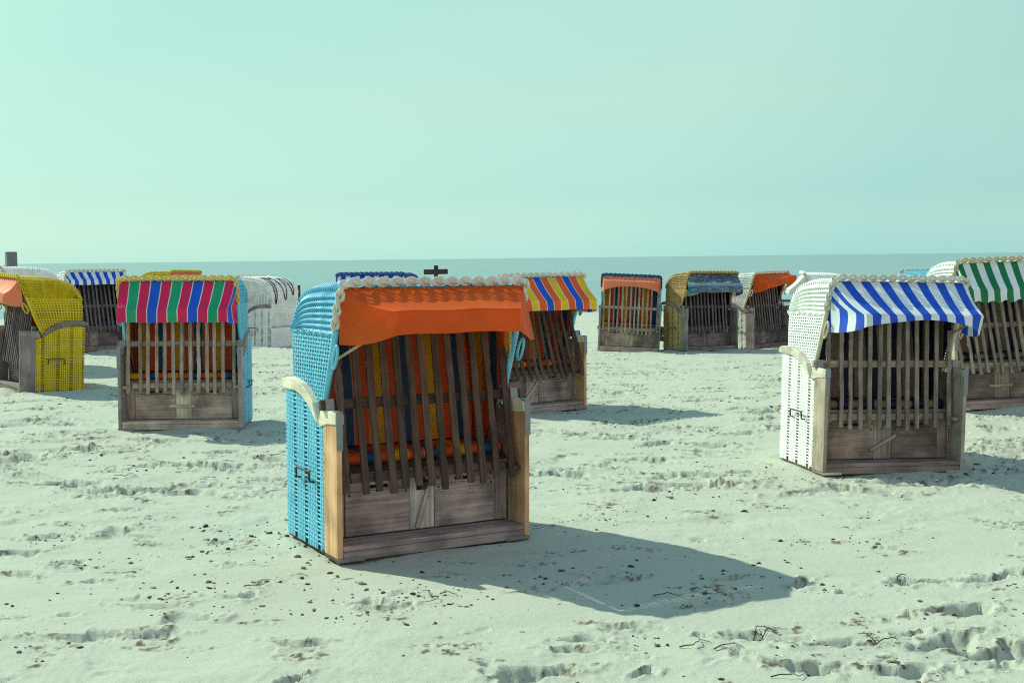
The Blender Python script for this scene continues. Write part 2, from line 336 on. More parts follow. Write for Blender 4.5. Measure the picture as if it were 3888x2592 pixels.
# ------------------------------------------------------------------ chair part meshes (shared between the chairs)
PM={}
def protos():
    for lod,k in(('near',4),('far',2)):
        PM['side_'+lod]=side_weave(k); PM['sideL_'+lod]=mirror(PM['side_'+lod],'wicker_side')
        PM['back_'+lod]=back_weave(k); PM['hood_'+lod]=hood_weave(k); PM['roof_'+lod]=roof_weave(k)
    PM['braid']=braid_mesh(.0155)
    m=MB(); m.bx(W-.032,W,0,.205,.022,.768); PM['side_board']=m.mesh('side_board',.004)
    m=MB(); m.bx(W-.06,W-.014,.20,.84,0,.040); m.bx(W-.05,W,.0,.20,0,.019); PM['runner']=m.mesh('base_runner',.004)
    m=MB(); m.prism([(-.003,.771),(-.003,.828),(.012,.838),(.235,.838),(.262,.745),(.24,.735),(.14,.760)],W-.042,W+.006); PM['arm_front']=m.mesh('armrest',.005)
    up=smooth_poly([(.215,.842),(.245,.80),(.30,.826),(.40,.892),(.50,.938),(.62,.966),(.74,.972),(.85,.962),(.885,.945)],26)
    lo=smooth_poly([(.885,.905),(.76,.903),(.66,.902),(.56,.888),(.47,.858),(.38,.814),(.30,.760),(.268,.738)],22)
    up=up[6:]
    m=MB(); m.prism([tuple(q) for q in up]+[tuple(q) for q in lo],W-.046,W+.010); PM['arm_rear']=m.mesh('armrest_curve',.005)
    m=MB(); m.bx(W-.035,W+.0035,-.0075,-.0045,.63,.845); m.bx(W-.035,W+.0035,-.0045,.06,.8402,.8432); PM['bracket']=m.mesh('corner_bracket',.0008)
    m=MB(); m.bx(-W+.034,W-.034,.001,.098,.062,.092); m.bx(-W+.034,W-.034,.104,.2,.060,.090); m.bx(-W+.034,W-.034,.004,.04,.006,.060); PM['foot_board']=m.mesh('foot_board',.004)
    m=MB(); m.bx(W-.16,W+.003,-.004,.0,.003,.024); PM['corner_plate']=m.mesh('corner_plate',.001)
    m=MB(); m.bx(W-.125,W-.034,.212,.230,.092,.47); PM['filler']=m.mesh('filler_board',.003)
    x0,x1=.082,W-.128
    m=MB(); m.bx(x0,x1,.204,.224,.095,.348); 
    # upper plank with an oblong grip hole
    cx=(x0+x1)/2; hw=.068; z0,z1,zh=.3505,.455,.372
    m.bx(x0,cx-hw,.204,.224,z0,z1); m.bx(cx+hw,x1,.204,.224,z0,z1); m.bx(cx-hw,cx+hw,.204,.224,z0,zh-.010); m.bx(cx-hw,cx+hw,.204,.224,zh+.010,z1)
    PM['drawer']=m.mesh('drawer_front',.0025)
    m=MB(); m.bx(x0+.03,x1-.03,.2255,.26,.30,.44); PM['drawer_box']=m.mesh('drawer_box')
    m=MB()
    for bx_ in(x0+.025,x1-.025):
        for bz in(.33,.385):
            an=np.arange(8)*np.pi/4; c=[(bx_+.0075*math.cos(a),.203,bz+.0075*math.sin(a)) for a in an]; c2=[(bx_+.005*math.cos(a),.199,bz+.005*math.sin(a)) for a in an]
            m.add(c+c2,[(i,(i+1)%8,8+(i+1)%8,8+i) for i in range(8)]+[tuple(range(8,16))])
    PM['bolts']=m.mesh('bolts')
    m=MB(); m.bx(-.079,.079,.207,.227,.093,.458); PM['center']=m.mesh('center_board',.003)
    m=MB(); m.bx(-.016,.016,.188,.206,-.13,.13); PM['latch']=m.mesh('turn_latch',.005)
    # padlock: body, shackle, hasp strap
    m=MB(); m.bx(-.022,.022,.170,.188,.335,.375); m.bx(-.010,.010,.186,.198,.37,.46)
    a=np.linspace(0,np.pi,9); m.tube(np.stack([.014*np.cos(a),0*a+.179,.375+.022*np.sin(a)],-1),.0035,6); PM['padlock']=m.mesh('padlock',.002)
    m=MB(); m.bx(-W+.04,W-.04,.208,.25,.459,.492); PM['seat_rail']=m.mesh('seat_rail',.004)
    # seat cushion with a rounded front
    a=np.linspace(np.pi*1.5,np.pi,7); pr=[(.275+.035*np.cos(t),.528+.035*np.sin(t)) for t in a]; a=np.linspace(np.pi,np.pi/2,7)[1:]; pr+=[(.275+.035*np.cos(t),.528+.035*np.sin(t)) for t in a]; pr+=[(.5,.552),(.74,.535)]
    pr=np.array(pr); xs=np.linspace(-W+.06,W-.06,30); g=np.array([[(x,y,z) for x in xs] for y,z in pr]); u=np.array([[(x,0) for x in xs] for _ in pr])
    m=MB(); m.grid(g,u); PM['cushion']=m.mesh('seat_cushion',smooth=True)
    m=MB(); m.bx(-W+.05,W-.05,.235,.80,.05,.07); m.bx(-W+.05,W-.05,.235,.80,.478,.490); PM['seat_base']=m.mesh('seat_base')
    m=MB(); m.bx(W-.045,W-.033,.212,.845,.05,.79); PM['inner_side']=m.mesh('inner_side',.002)
    m=MB(); m.bx(W-.085,W-.033,.045,.165,.415,.445); PM['stop']=m.mesh('stop_block',.006)
    m=MB(); m.tube([(W,.36,.40),(W+.028,.36,.405),(W+.030,.36,.45),(W+.030,.37,.462),(W+.030,.56,.462),(W+.030,.575,.45),(W+.028,.575,.405),(W,.575,.395)],.0065,6); m.tube([(W+.030,.33,.470),(W+.032,.36,.462),(W+.032,.42,.460)],.005,5); PM['handle']=m.mesh('carry_handle',smooth=True)
    # bound front edge of the hood with its loop
    P=np.stack([np.full(60,HW),np.interp(np.linspace(0,1,60),[0,1],[.270,.078]),np.linspace(.83,1.285,60)],-1)
    m=MB(); m.tube(P,.019+.0012*np.sin(np.arange(60)*2.1),9); PM['edge']=m.mesh('edge_wrap',smooth=True)
    a=np.linspace(0,2*np.pi,22,endpoint=False); c=np.stack([HW+.012+0*a,.075-.028*np.cos(a)-.03,1.135+.065*np.sin(a)],-1); c[:,1]-= (c[:,2]-1.135)*.42-.02
    m=MB(); m.tube(c,.0085,7,closed=True); PM['loop']=m.mesh('loop_handle',smooth=True)
    # lining: back, roof and both cheeks
    m=MB(); inn=PROF.copy(); inn=inn[6::6]; off=[]
    tt=np.gradient(inn,axis=0); tt/=np.linalg.norm(tt,axis=1)[:,None]; nn=np.stack([tt[:,1],-tt[:,0]],-1); off=inn+nn*.035
    xs=np.linspace(-HW+.03,HW-.03,30); g=np.array([[(x,y,z) for x in xs] for y,z in off]); uv=np.array([[(x,i*.03) for x in xs] for i in range(len(off))]); m.grid(g[:,::-1],uv[:,::-1])
    for sx in(-1,1):
        zz=np.linspace(.5,1.47,24); g=[];u=[]
        for z in zz:
            f0=float(yf(z))+.012 if z<1.26 else np.interp(z,[1.26,1.5],[.10,.0]); b0=float(np.interp(z,off[::-1,1],off[::-1,0]))
            ys=np.linspace(f0,b0,10); g.append([(sx*(HW-.026),y,z) for y in ys]); u.append([(sx*(HW+ .62-y),z) for y in ys])
        m.grid(np.array(g),np.array(u))
    PM['lining']=m.mesh('lining')
    # sloping backrest pad in front of the lining
    g=[];u=[]
    for i,t in enumerate(np.linspace(0,1,20)):
        z=.555+.85*t; y=.60+.13*t; bul=.025*math.sin(math.pi*min(1,t*1.15))
        g.append([(x,y-bul,z) for x in np.linspace(-HW+.035,HW-.035,30)]); u.append([(x,t) for x in np.linspace(-HW+.035,HW-.035,30)])
    m=MB(); m.grid(np.array(g),np.array(u)); PM['backrest']=m.mesh('backrest',smooth=True)
    # grille rails: top rail centre at the local origin
    m=MB(); m.box((0,.022,0),(1.285,.040,.058)); PM['grille']=m.mesh('slat_grille',.005)
    m=MB(); m.box((0,.02,0),(1.0,.032,.052)); PM['rail']=m.mesh('lower_rail',.005)
    m=MB(); 
    for d in((0,.022,.0305,.05,.05,.003),(0,.022,-.0305,.05,.05,.003),(0,-.0035,0,.05,.003,.058),(0,.0445,0,.05,.003,.058)): m.box(d[:3],d[3:])
    PM['clip']=m.mesh('rail_clip')
    for i in range(5):
        n=22; zs=np.linspace(-.525,.55,n); r_=np.random.default_rng(40+i)
        wob=.0009*np.cumsum(r_.normal(0,1,n)); wob-=np.linspace(wob[0],wob[-1],n); ww=.0175+.0007*r_.normal(0,1,n)
        if i==4: wob*=3.0; ww+=.002*r_.normal(0,1,n)
        ww=np.clip(ww,.012,.023); dep=.009+.0012*r_.normal(0,1,n)
        ring=np.stack([np.stack([wob+sx*ww,sy*dep,zs],-1) for sx,sy in((-1,-1),(1,-1),(1,1),(-1,1))],1)
        m=MB(); m.grid(ring,closed=True); m.f.append((3,2,1,0)); b=(n-1)*4; m.f.append((b,b+1,b+2,b+3)); PM['slat%d'%i]=m.mesh('slat',.0025)
protos()

# ------------------------------------------------------------------ palette
WHITE=(.80,.80,.74)
wick={'lightblue':wicker_mat('wicker_lightblue',(.17,.55,.72),(.09,.42,.62)),
 'white':wicker_mat('wicker_white',(.90,.92,.89),(.78,.80,.74)),
 'yellow':wicker_mat('wicker_yellow',(.66,.50,.004),(.48,.35,.005)),
 'blue':wicker_mat('wicker_blue',(.012,.09,.32),(.008,.05,.2)),
 'deepblue':wicker_mat('wicker_deepblue',(.004,.075,.22),(.003,.05,.15)),
 'tan':wicker_mat('wicker_tan',(.52,.36,.13),(.34,.22,.08)),
 'straw':wicker_mat('braid_straw',(.74,.57,.17),(.56,.40,.05)),
 'offwhite':wicker_mat('braid_offwhite',(.70,.69,.60),(.50,.49,.40)),
 'cream':wicker_mat('wicker_cream',(.62,.56,.40),(.46,.40,.27))}
ORANGE=(.72,.105,.018); YEL=(.68,.42,.012); BLU=(.010,.055,.34); TEALB=(.012,.055,.14); RED=(.50,.035,.012)
awn={'orange':plain_cloth('awning_orange',(.95,.145,.012),.5),
 'salmon':plain_cloth('awning_salmon',(.95,.29,.15),.38),
 'multi':stripe_mat('awning_multi',[((.78,.018,.11),1),((.014,.40,.19),1),((.78,.018,.11),1),((.010,.11,.74),1)],.418,sep=(.75,.76,.75),sepw=.009,trans=.22,offset=.376),
 'bluewhite':stripe_mat('awning_bluewhite',[((.008,.085,.60),1),((.82,.86,.90),1)],.161,trans=.15,offset=.149),
 'greenwhite':stripe_mat('awning_greenwhite',[((.006,.19,.065),1),((.82,.86,.88),1)],.147,trans=.15,offset=.027),
 'oby':stripe_mat('awning_orangeblueyellow',[((.010,.10,.68),1),((.95,.13,.02),1),((.90,.62,.01),1),((.95,.13,.02),1)],.395,sep=(.75,.76,.72),sepw=.008,trans=.25,offset=.337),
 'white':plain_cloth('awning_white',(.78,.78,.76),.3)}
lin={'oby':stripe_mat('lining_orangeblueyellow',[((.72,.095,.008),1),((.012,.085,.19),1),((.72,.095,.008),1),((.74,.42,.006),1)],.39,sep=(.50,.36,.28),sepw=.006,trans=0,offset=.17),
 'taupe':stripe_mat('lining_taupenavy',[((.27,.205,.15),1),((.012,.014,.05),1)],.22,trans=0,offset=.27),
 'navy':stripe_mat('lining_navygrey',[((.10,.09,.09),1),((.010,.012,.045),1)],.17,trans=0,offset=.1),
 'brown':stripe_mat('lining_brown',[((.15,.03,.012),1),((.22,.07,.012),1),((.10,.016,.010),1),((.03,.02,.03),1)],.34,trans=0),
 'dark':stripe_mat('lining_dark',[((.035,.022,.015),1),((.018,.016,.016),1)],.2,trans=0),
 'yellow':stripe_mat('lining_yellow',[((.60,.36,.006),1),((.10,.03,.012),1),((.55,.09,.012),1),((.03,.01,.02),1)],.52,trans=0)}
def woodset(n,slat,slatd,front,frontd,panel,paneld,arm=None):
    return dict(slat=wood_mat('slat_wood_'+n,slat,slatd),slatx=wood_mat('rail_wood_'+n,slat,slatd,'X'),front=wood_mat('board_wood_'+n,front,frontd),arm=wood_mat('arm_wood_'+n,arm or tuple(min(.8,c*1.1) for c in front),tuple(c*.75 for c in arm) if arm else frontd,'Y'),
      panel=wood_mat('panel_wood_'+n,panel,paneld,'X',var=.5),panelz=wood_mat('filler_wood_'+n,tuple(c*1.1 for c in panel),paneld,'Z',var=.4),foot=wood_mat('foot_wood_'+n,tuple(c*1.25 for c in panel),tuple(c*1.3 for c in paneld),'X',var=.4),centre=wood_mat('centre_wood_'+n,tuple(c*k for c,k in zip(panel,(1.45,1.75,1.6))),tuple(c*1.5 for c in paneld),'Z',var=.3))
woods={'brown':woodset('brown',(.115,.070,.050),(.045,.027,.020),(.72,.43,.23),(.44,.235,.11),(.42,.34,.305),(.20,.15,.135),(.80,.72,.55)),
 'grey':woodset('grey',(.38,.305,.25),(.17,.13,.10),(.50,.42,.33),(.30,.235,.17),(.34,.25,.21),(.18,.125,.10),(.62,.56,.46)),
 'pale':woodset('pale',(.49,.40,.33),(.25,.195,.155),(.42,.37,.33),(.25,.21,.185),(.48,.37,.29),(.26,.19,.145)),
 'slate':woodset('slate',(.17,.15,.155),(.07,.062,.068),(.30,.25,.235),(.17,.14,.135),(.24,.19,.18),(.12,.09,.085))}
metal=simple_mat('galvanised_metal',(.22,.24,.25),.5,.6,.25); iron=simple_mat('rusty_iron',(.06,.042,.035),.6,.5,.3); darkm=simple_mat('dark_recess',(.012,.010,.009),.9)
strutm=wood_mat('strut_wood',(.55,.42,.24),(.38,.28,.15))
def print_mat():
    m,nt,b=new_mat('awning_print'); L=nt.links
    uv=N(nt,'ShaderNodeUVMap'); mp=N(nt,'ShaderNodeMapping'); mp.inputs['Scale'].default_value=(5,7,1); L.new(uv.outputs[0],mp.inputs[0])
    n1=N(nt,'ShaderNodeTexNoise'); n1.inputs['Scale'].default_value=1.3; n1.inputs['Detail'].default_value=3; n1.inputs['Distortion'].default_value=1.5; L.new(mp.outputs[0],n1.inputs['Vector'])
    rp=N(nt,'ShaderNodeValToRGB'); cr=rp.color_ramp
    cols=[(.0,(.03,.02,.02)),(.36,(.16,.015,.03)),(.43,(.05,.07,.10)),(.49,(.01,.12,.22)),(.55,(.02,.22,.32)),(.60,(.55,.68,.76)),(.66,(.10,.15,.2)),(.75,(.18,.14,.11))]
    cr.elements[0].color=(*cols[0][1],1); cr.elements[1].position=cols[1][0]; cr.elements[1].color=(*cols[1][1],1)
    for p_,c in cols[2:]: e=cr.elements.new(p_); e.color=(*c,1)
    sp=N(nt,'ShaderNodeSeparateXYZ'); L.new(uv.outputs[0],sp.inputs[0])
    r2=N(nt,'ShaderNodeValToRGB'); c2=r2.color_ramp; c2.elements[0].color=(.07,.06,.06,1); c2.elements[1].position=.9; c2.elements[1].color=(.12,.14,.15,1)
    for p_,c in((.33,(.10,.09,.10)),(.42,(.55,.66,.74)),(.52,(.30,.45,.55)),(.60,(.01,.10,.18)),(.74,(.02,.16,.24))): e=c2.elements.new(p_); e.color=(*c,1)
    a=N(nt,'ShaderNodeMath',operation='MULTIPLY_ADD'); a.inputs[1].default_value=.35; L.new(n1.outputs['Fac'],a.inputs[0]); 
    sb=N(nt,'ShaderNodeMath',operation='SUBTRACT'); L.new(sp.outputs['Y'],sb.inputs[0]); sb.inputs[1].default_value=.17; L.new(sb.outputs[0],a.inputs[2]); L.new(a.outputs[0],r2.inputs[0])
    L.new(n1.outputs['Fac'],rp.inputs[0]); c=mixrgb(nt,.42,r2.outputs[0],rp.outputs[0]); cloth_nodes(nt,b,c,.1); b.inputs['Roughness'].default_value=.3
    return m
awn['print']=print_mat()

# ------------------------------------------------------------------ awning (each chair hangs its own)
def awning_mesh(fy,fz,by,bz,arch=.0,dl=.0,dr=.0,skew=0.,seed=0,scal=0.,gus=1.24,gl=.03,gr=.03,gry=.045):
    """roof flap hung from the hood front, folded over a bar, with side gussets drawn back to the hood"""
    r_=np.random.default_rng(seed); nx=61; X=np.linspace(-1,1,nx); hw=HW-.012
    ph=r_.uniform(0,6,6)
    rows=[];uvs=[]; ts=np.r_[np.linspace(0,1,11),1.05,1.2,1.45,1.75,2.0]
    for t in ts:
        if t<=1: y=-.012+(fy+.012)*t; z=1.515+(fz-1.515)*t-.016*math.sin(math.pi*t)
        else: q=t-1; y=fy+(by-fy)*q; z=fz+(bz-fz)*q
        tt=min(t,1.); q=max(0,t-1)
        xl=-(hw-gl*tt); xr=hw-gr*tt; xx=xl+(xr-xl)*(X+1)/2
        w=.006*tt*(np.sin(7*X+ph[0]+2.5*t)+.6*np.sin(15*X+ph[1]-3*t)+.4*np.sin(4*X+ph[2]))*(1-.5*q)
        pull=.02*math.sin(math.pi*tt)*(np.exp(-((X+1)/.25)**2)+np.exp(-((X-1)/.25)**2))
        crease=-.012*np.exp(-((X+.82-.12*t)/.06)**2)*tt-.010*np.exp(-((X-.86+.08*t)/.05)**2)*tt
        yy=y+w+crease; zz=z+skew*X*tt+arch*q*(1-X**2)-dl*q*np.clip(-X,0,1)**6-dr*q*np.clip(X,0,1)**6-pull*.5+.003*np.sin(6*X+ph[3])*tt
        yy=yy+(.05*q*(dr>.03))*np.clip(X,0,1)**8
        if scal and t==2.0: zz=zz+scal*np.cos(xx*2*np.pi/.147+ph[4])
        rows.append(np.stack([xx,yy,zz],-1)); uvs.append(np.stack([X*hw,np.full(nx,t/2)],-1))
    mb=MB(); g=np.array(rows); u=np.array(uvs); mb.grid(g,u)
    for sx,col in((-1,0),(1,nx-1)):
        e=g[:,col]; hl=np.stack([np.full(len(ts),sx*(HW-.004)),np.interp(ts,[0,2],[.0,.045 if sx<0 else gry]),np.interp(ts,[0,2],[1.512,gus])],-1)
        gg=[];gu=[]
        for s in np.linspace(0,1,9):
            P=e*(1-s)+hl*s; k=np.clip(ts/2,0,1)
            P[:,2]-=.022*math.sin(math.pi*s)*k**2; P[:,0]+=sx*.016*math.sin(math.pi*s)*k*np.sin(3.3*ts+1); P[:,1]-=.012*math.sin(2*math.pi*s)*k
            gg.append(P); gu.append(np.stack([sx*hw+sx*np.linalg.norm(P-e,axis=1)*.9,ts/2],-1))
        mb.grid(np.array(gg),np.array(gu))
    return mb.mesh('awning',smooth=True), g

GROUP='wicker beach chairs standing on the sand'
CHAIRS=[]
def chair(label,x,y,z,yaw,roll=0,tilt=0,al=0,wk='white',braid=None,aw='orange',li='oby',wood='brown',a=None,near=False,grille=True,lean=.15,sw=1.0,seed=0,latch=60,lockplate=False):
    rr=random.Random(seed+100); braid=braid or wk; wd=woods[wood]; lod='near' if near else 'far'; wm=wick[wk]
    t=bpy.data.objects.new('beach_chair',None); COL.objects.link(t); t.empty_display_size=.3
    M=T(x,y,z)@RZ(R(yaw))@RY(R(roll))@RX(R(tilt)); t.matrix_basis=M
    tag(t,label,'beach chair',GROUP); CHAIRS.append((t,x,y,z,yaw))
    MX=Matrix.Scale(-1,4,(1,0,0))
    def both(name,key,mat,**k):
        a_=put(name,PM[key],mat,t); mk=key+'_L'
        if mk not in PM: PM[mk]=mirror(PM[key],name)
        b_=put(name,PM[mk],mat,t); return a_,b_
    put('wicker_side',PM['side_'+lod],wm,t); put('wicker_side',PM['sideL_'+lod],wm,t); put('wicker_back',PM['back_'+lod],wm,t)
    sb=both('side_board','side_board',wd['front']); both('base_runner','runner',wd['slat'])
    ar=both('armrest','arm_front',wd['arm'])
    for p_,kk in zip(ar,('arm_rear','arm_rear_L')):
        if kk not in PM: PM[kk]=mirror(PM['arm_rear'],'armrest_curve')
        put('armrest_curve',PM[kk],wd['arm'],p_)
    for p_,kk in zip(sb,('bracket','bracket_L')):
        if kk not in PM: PM[kk]=mirror(PM['bracket'],'corner_bracket')
        put('corner_bracket',PM[kk],metal,p_)
    both('stop_block','stop',wd['slatx']); both('inner_side','inner_side',wd['panelz']); both('carry_handle','handle',iron)
    fb=put('foot_board',PM['foot_board'],wd['foot'],t)
    if 'corner_plate_L' not in PM: PM['corner_plate_L']=mirror(PM['corner_plate'],'corner_plate')
    for kk in('corner_plate','corner_plate_L'): put('corner_plate',PM[kk],metal if wood=='brown' else wd['arm'],fb)
    both('filler_board','filler',wd['panelz'])
    dr=both('drawer_front','drawer',wd['panel'])
    for p_,sfx in zip(dr,('','_L')):
        for kk,nm,mt in(('bolts','bolts',iron),('drawer_box','drawer_box',darkm)):
            key=kk+sfx
            if key not in PM: PM[key]=mirror(PM[kk],nm)
            put(nm,PM[key],mt,p_)
    cb=put('center_board',PM['center'],wd['centre'],t)
    put('turn_latch',PM['latch'],wd['centre'],cb,T(.0+.02*rr.uniform(-1,1),0,.225)@RY(R(latch)))
    if lockplate: m=MB(); m.bx(-.037,.037,.2005,.2065,.325,.385); put('lock_plate',m.mesh('lock_plate',.001),darkm,cb)
    put('padlock',PM['padlock'],iron if lockplate or rr.random()<.6 else metal,t)
    put('seat_rail',PM['seat_rail'],wd['slatx'],t); put('seat_base',PM['seat_base'],wd['panelz'],t)
    put('seat_cushion',PM['cushion'],lin[li],t)
    HM=T(0,.43,.8)@RX(R(al))@T(0,-.43,-.8)
    h=put('hood',PM['hood_'+lod],wm,t,HM)
    put('hood_roof',PM['roof_'+lod],wm,h); put('braid_trim',PM['braid'],wick['offwhite' if braid=='white' else braid],h); put('lining',PM['lining'],lin[li],h); put('backrest',PM['backrest'],lin[li],h)
    em=wick['cream'] if wk=='white' else wm
    for kk in('edge','loop'):
        if kk+'_L' not in PM: PM[kk+'_L']=mirror(PM[kk],kk)
        nm={'edge':'edge_wrap','loop':'loop_handle'}[kk]
        put(nm,PM[kk],em,h); put(nm,PM[kk+'_L'],em,h)
    if a is not None:
        me,g=awning_mesh(**a,seed=seed); A=put('awning',me,awn[aw],t,HM)
        for sx in(-1,1):
            e=g[10,0 if sx<0 else -1]; m=MB(); m.tube([(sx*(HW-.02),.135,1.115),(e[0]-sx*.045,e[1]+.035,e[2]-.035)],.0085,7); put('awning_strut',m.mesh('awning_strut'),strutm,A)
    if grille:
        lean=math.atan(lean)
        GM=T(0,.155,.868)@RX(-lean)
        gO=put('slat_grille',PM['grille'],wd['slatx'],t,GM)
        put('lower_rail',PM['rail'],wd['slatx'],gO,T(0,0,-.425))
        for sx in(-1,1): put('rail_clip',PM['clip'],metal,gO,T(sx*.592,0,0))
        for i in range(13):
            xx=(i-6)*.083; short=i in(0,12); xx=xx if not short else math.copysign(.53,i-6)
            dx=rr.uniform(-.006,.006); ang=rr.uniform(-.5,.5); v=rr.choice([0,1,2,3]) if rr.random()<.88 else 4
            dz=rr.uniform(-.016,.014); sz=.98+rr.uniform(-.04,.03); 
            if short: sz=.72; dz=-.125
            put('slat',PM['slat%d'%v],wd['slat'],gO,T(xx+dx,-.0115,dz)@RY(R(ang))@Matrix.Diagonal((sw*rr.uniform(.93,1.07),1,sz,1)))
    return t

AW=lambda fy,fz,by,bz,**k: dict(fy=fy,fz=fz,by=by,bz=bz,**k)
A=chair('large light blue wicker beach chair with plain orange awning and white braid, nearest of all',-.442,7.136,.022,29.5,.38,.55,-.57,'lightblue','white','orange','oby','brown',AW(-.34,1.395,-.345,1.27,arch=.004,gl=.165,gr=.21,gus=1.205,gry=-.13),True,latch=18,lockplate=True,lean=0.18,sw=1.2,seed=1)
B=chair('light blue beach chair with yellow braid and red, green and blue striped awning',-3.355,12.561,.009,4.0,.49,-1.06,2.08,'lightblue','straw','multi','oby','pale',AW(-.17,1.24,-.175,1.115,gl=.0,gr=.06,gus=1.10),True,latch=90,lean=0.05,seed=2)
C=chair('yellow wicker beach chair with orange awning, turned sideways at the left edge',-6.852,16.869,.003,-51.9,1.51,-2.32,.04,'yellow','yellow','salmon','yellow','slate',AW(-.19,1.32,-.21,1.20,gus=1.16),True,lean=0.14,seed=3)
Dc=chair('white beach chair with blue striped awning standing between the yellow and the red striped chairs',-8.0,24.2,.0,40,.16,-.37,-1.5,'white','white','bluewhite','navy','slate',AW(-.17,1.36,-.19,1.27),lean=0.22,seed=4)
E=chair('yellow wicker chair with orange awning, only its roof showing behind the red striped chair',-6.96,26.7,-.03,72,1.39,.2,1,'yellow','yellow','salmon','oby','pale',AW(-.15,1.36,-.17,1.25),seed=5)
F=chair('white wicker beach chair turned away with dark rope loops hanging on its back',-5.75,27.6,-.19,-112,-.75,-1,-4,'white','white','white','taupe','slate',AW(-.12,1.38,-.13,1.28),seed=6)
G=chair('deep blue beach chair with blue and white awning, only its top above the nearest hood',-2.232,20.124,-.05,-13.4,0,0,2.2,'blue','blue','bluewhite','oby','grey',AW(-.17,1.36,-.19,1.25),seed=7)
I=chair('light blue beach chair with orange, blue and yellow striped awning, right behind the nearest chair',.338,14.003,-.039,32.9,-.23,.5,-.84,'lightblue','white','oby','oby','brown',AW(-.25,1.26,-.265,1.155,dr=.01,gr=-.01,gus=1.12),True,latch=40,lean=0.36,sw=1.15,seed=8)
J=chair('beach chair with thick dark blue braid and arched salmon orange awning',2.306,24.83,-.183,-6.5,3.0,.19,2.97,'lightblue','deepblue','salmon','oby','pale',AW(-.19,1.435,-.20,1.25,arch=.09,gl=.03,gr=.03,gus=1.2),latch=30,lean=0.03,seed=9)
K=chair('natural tan wicker beach chair with a dark printed picture awning',3.943,24.574,-.163,26.4,.95,-.92,.14,'tan','tan','print','dark','slate',AW(-.20,1.30,-.215,1.15,gl=.13,gr=.0,gus=1.08),latch=0,lean=0.1,seed=10)
Lc=chair('white wicker beach chair with slanting orange awning, rightmost of the far row of three',5.336,25.684,-.199,42.4,-.63,.26,-1.62,'white','white','orange','brown','slate',AW(-.24,1.40,-.25,1.28,skew=.07,gl=.10,gus=1.14),lean=0.12,seed=11)
Mc=chair('white wicker beach chair with blue and white striped awning at the right, second nearest',3.032,9.895,-.05,11.8,1.58,.21,-1.26,'white','white','bluewhite','taupe','grey',AW(-.33,1.26,-.34,1.17,arch=.055,dr=.06,gl=.11,gr=.04,gus=1.12),True,latch=62,lean=0.05,seed=12)
Nc=chair('white wicker beach chair with green and white striped awning, cut off by the right edge',5.189,12.95,.085,6,-1.5,-.3,-.55,'white','cream','greenwhite','taupe','grey',AW(-.20,1.24,-.21,1.12,scal=.014),True,latch=90,lean=0.3,seed=13)
Q=chair('white wicker beach chair at the left edge behind the yellow chair, below the grey post',-7.95,19.7,.115,-70,0,0,0,'white','white','bluewhite','navy','slate',AW(-.17,1.36,-.19,1.27),seed=14)
Rr=chair('blue wicker beach chair of which only the roof edge shows between two white roofs',-9.9,26,-.13,5,0,0,0,'blue','blue','bluewhite','navy','slate',AW(-.17,1.36,-.19,1.27),seed=15)
M2=chair('white wicker beach chair facing left, its roof peeping out behind the blue striped chair',4.92,21.1,-.144,-100,0,0,0,'white','white','white','taupe','grey',AW(-.26,1.27,-.28,1.2),seed=16)
O=chair('light blue wicker chair of which only a roof corner shows beside the green striped one',7.05,20.95,-.13,186,0,0,0,'lightblue','white','orange','oby','pale',AW(-.17,1.36,-.19,1.27),seed=17)

# rope loops on the back of the chair turned away
def back_rope(t,al):
    m=MB()
    def P(x,s):
        i=min(len(PROF)-2,max(0,s)); y=np.interp(i,np.arange(len(PROF)),PROF[:,0]); z=np.interp(i,np.arange(len(PROF)),PROF[:,1]); j=int(i)
        d=PROF[j+1]-PROF[j]; d/=np.linalg.norm(d); return (x,y-d[1]*.016,z+d[0]*.016)
    for x0,x1,s0,s1 in((.44,.30,58,150),(.12,-.12,62,140),(.28,.02,50,70),(-.22,-.40,64,128)):
        pts=[]
        for q in np.linspace(0,1,26): pts.append(P(x0+(x1-x0)*q,s0+(s1-s0)*math.sin(math.pi*min(1,q*1.0))**.8))
        m.tube(pts,.010,5)
    put('back_rope',m.mesh('back_rope'),simple_mat('dark_rope',(.02,.022,.03),.9),t,T(0,.43,.8)@RX(R(al))@T(0,-.43,-.8))
back_rope(F,-4)

# ------------------------------------------------------------------ sand
def perlin(x,y,seed):
    r_=np.random.default_rng(seed); p=r_.permutation(256); g=r_.uniform(0,2*np.pi,256)
    xi=np.floor(x).astype(np.int64); yi=np.floor(y).astype(np.int64); xf=x-xi; yf_=y-yi
    def dot(ix,iy,dx,dy):
        a=g[p[(p[ix&255]+iy)&255]]; return np.cos(a)*dx+np.sin(a)*dy
    u=xf*xf*xf*(xf*(xf*6-15)+10); v=yf_**3*(yf_*(yf_*6-15)+10)
    a=dot(xi,yi,xf,yf_)*(1-u)+dot(xi+1,yi,xf-1,yf_)*u; b=dot(xi,yi+1,xf,yf_-1)*(1-u)+dot(xi+1,yi+1,xf-1,yf_-1)*u
    return a*(1-v)+b*v
PTS=[]
for t,x,y,z,yaw in CHAIRS:
    a=R(yaw); PTS.append((x-.43*math.sin(a),y+.43*math.cos(a),z,yaw,t))
def trend(y): return np.interp(y,[-20,14,25,30,52,75],[0,0,-.17,-.22,-.60,-1.3])
WATER=-.60
def ground(x,y):
    x=np.asarray(x,float); y=np.asarray(y,float); tr=trend(y); num=np.zeros_like(x); den=np.full_like(x,.35)
    for px,py,pz,_,_ in PTS:
        w=np.exp(-((x-px)**2+(y-py)**2)/(2*1.7**2)); num+=w*(pz-float(trend(py))); den+=w
    return tr+num/den
f_=2880.; cp=math.atan(191/f_); crh=R(.658)
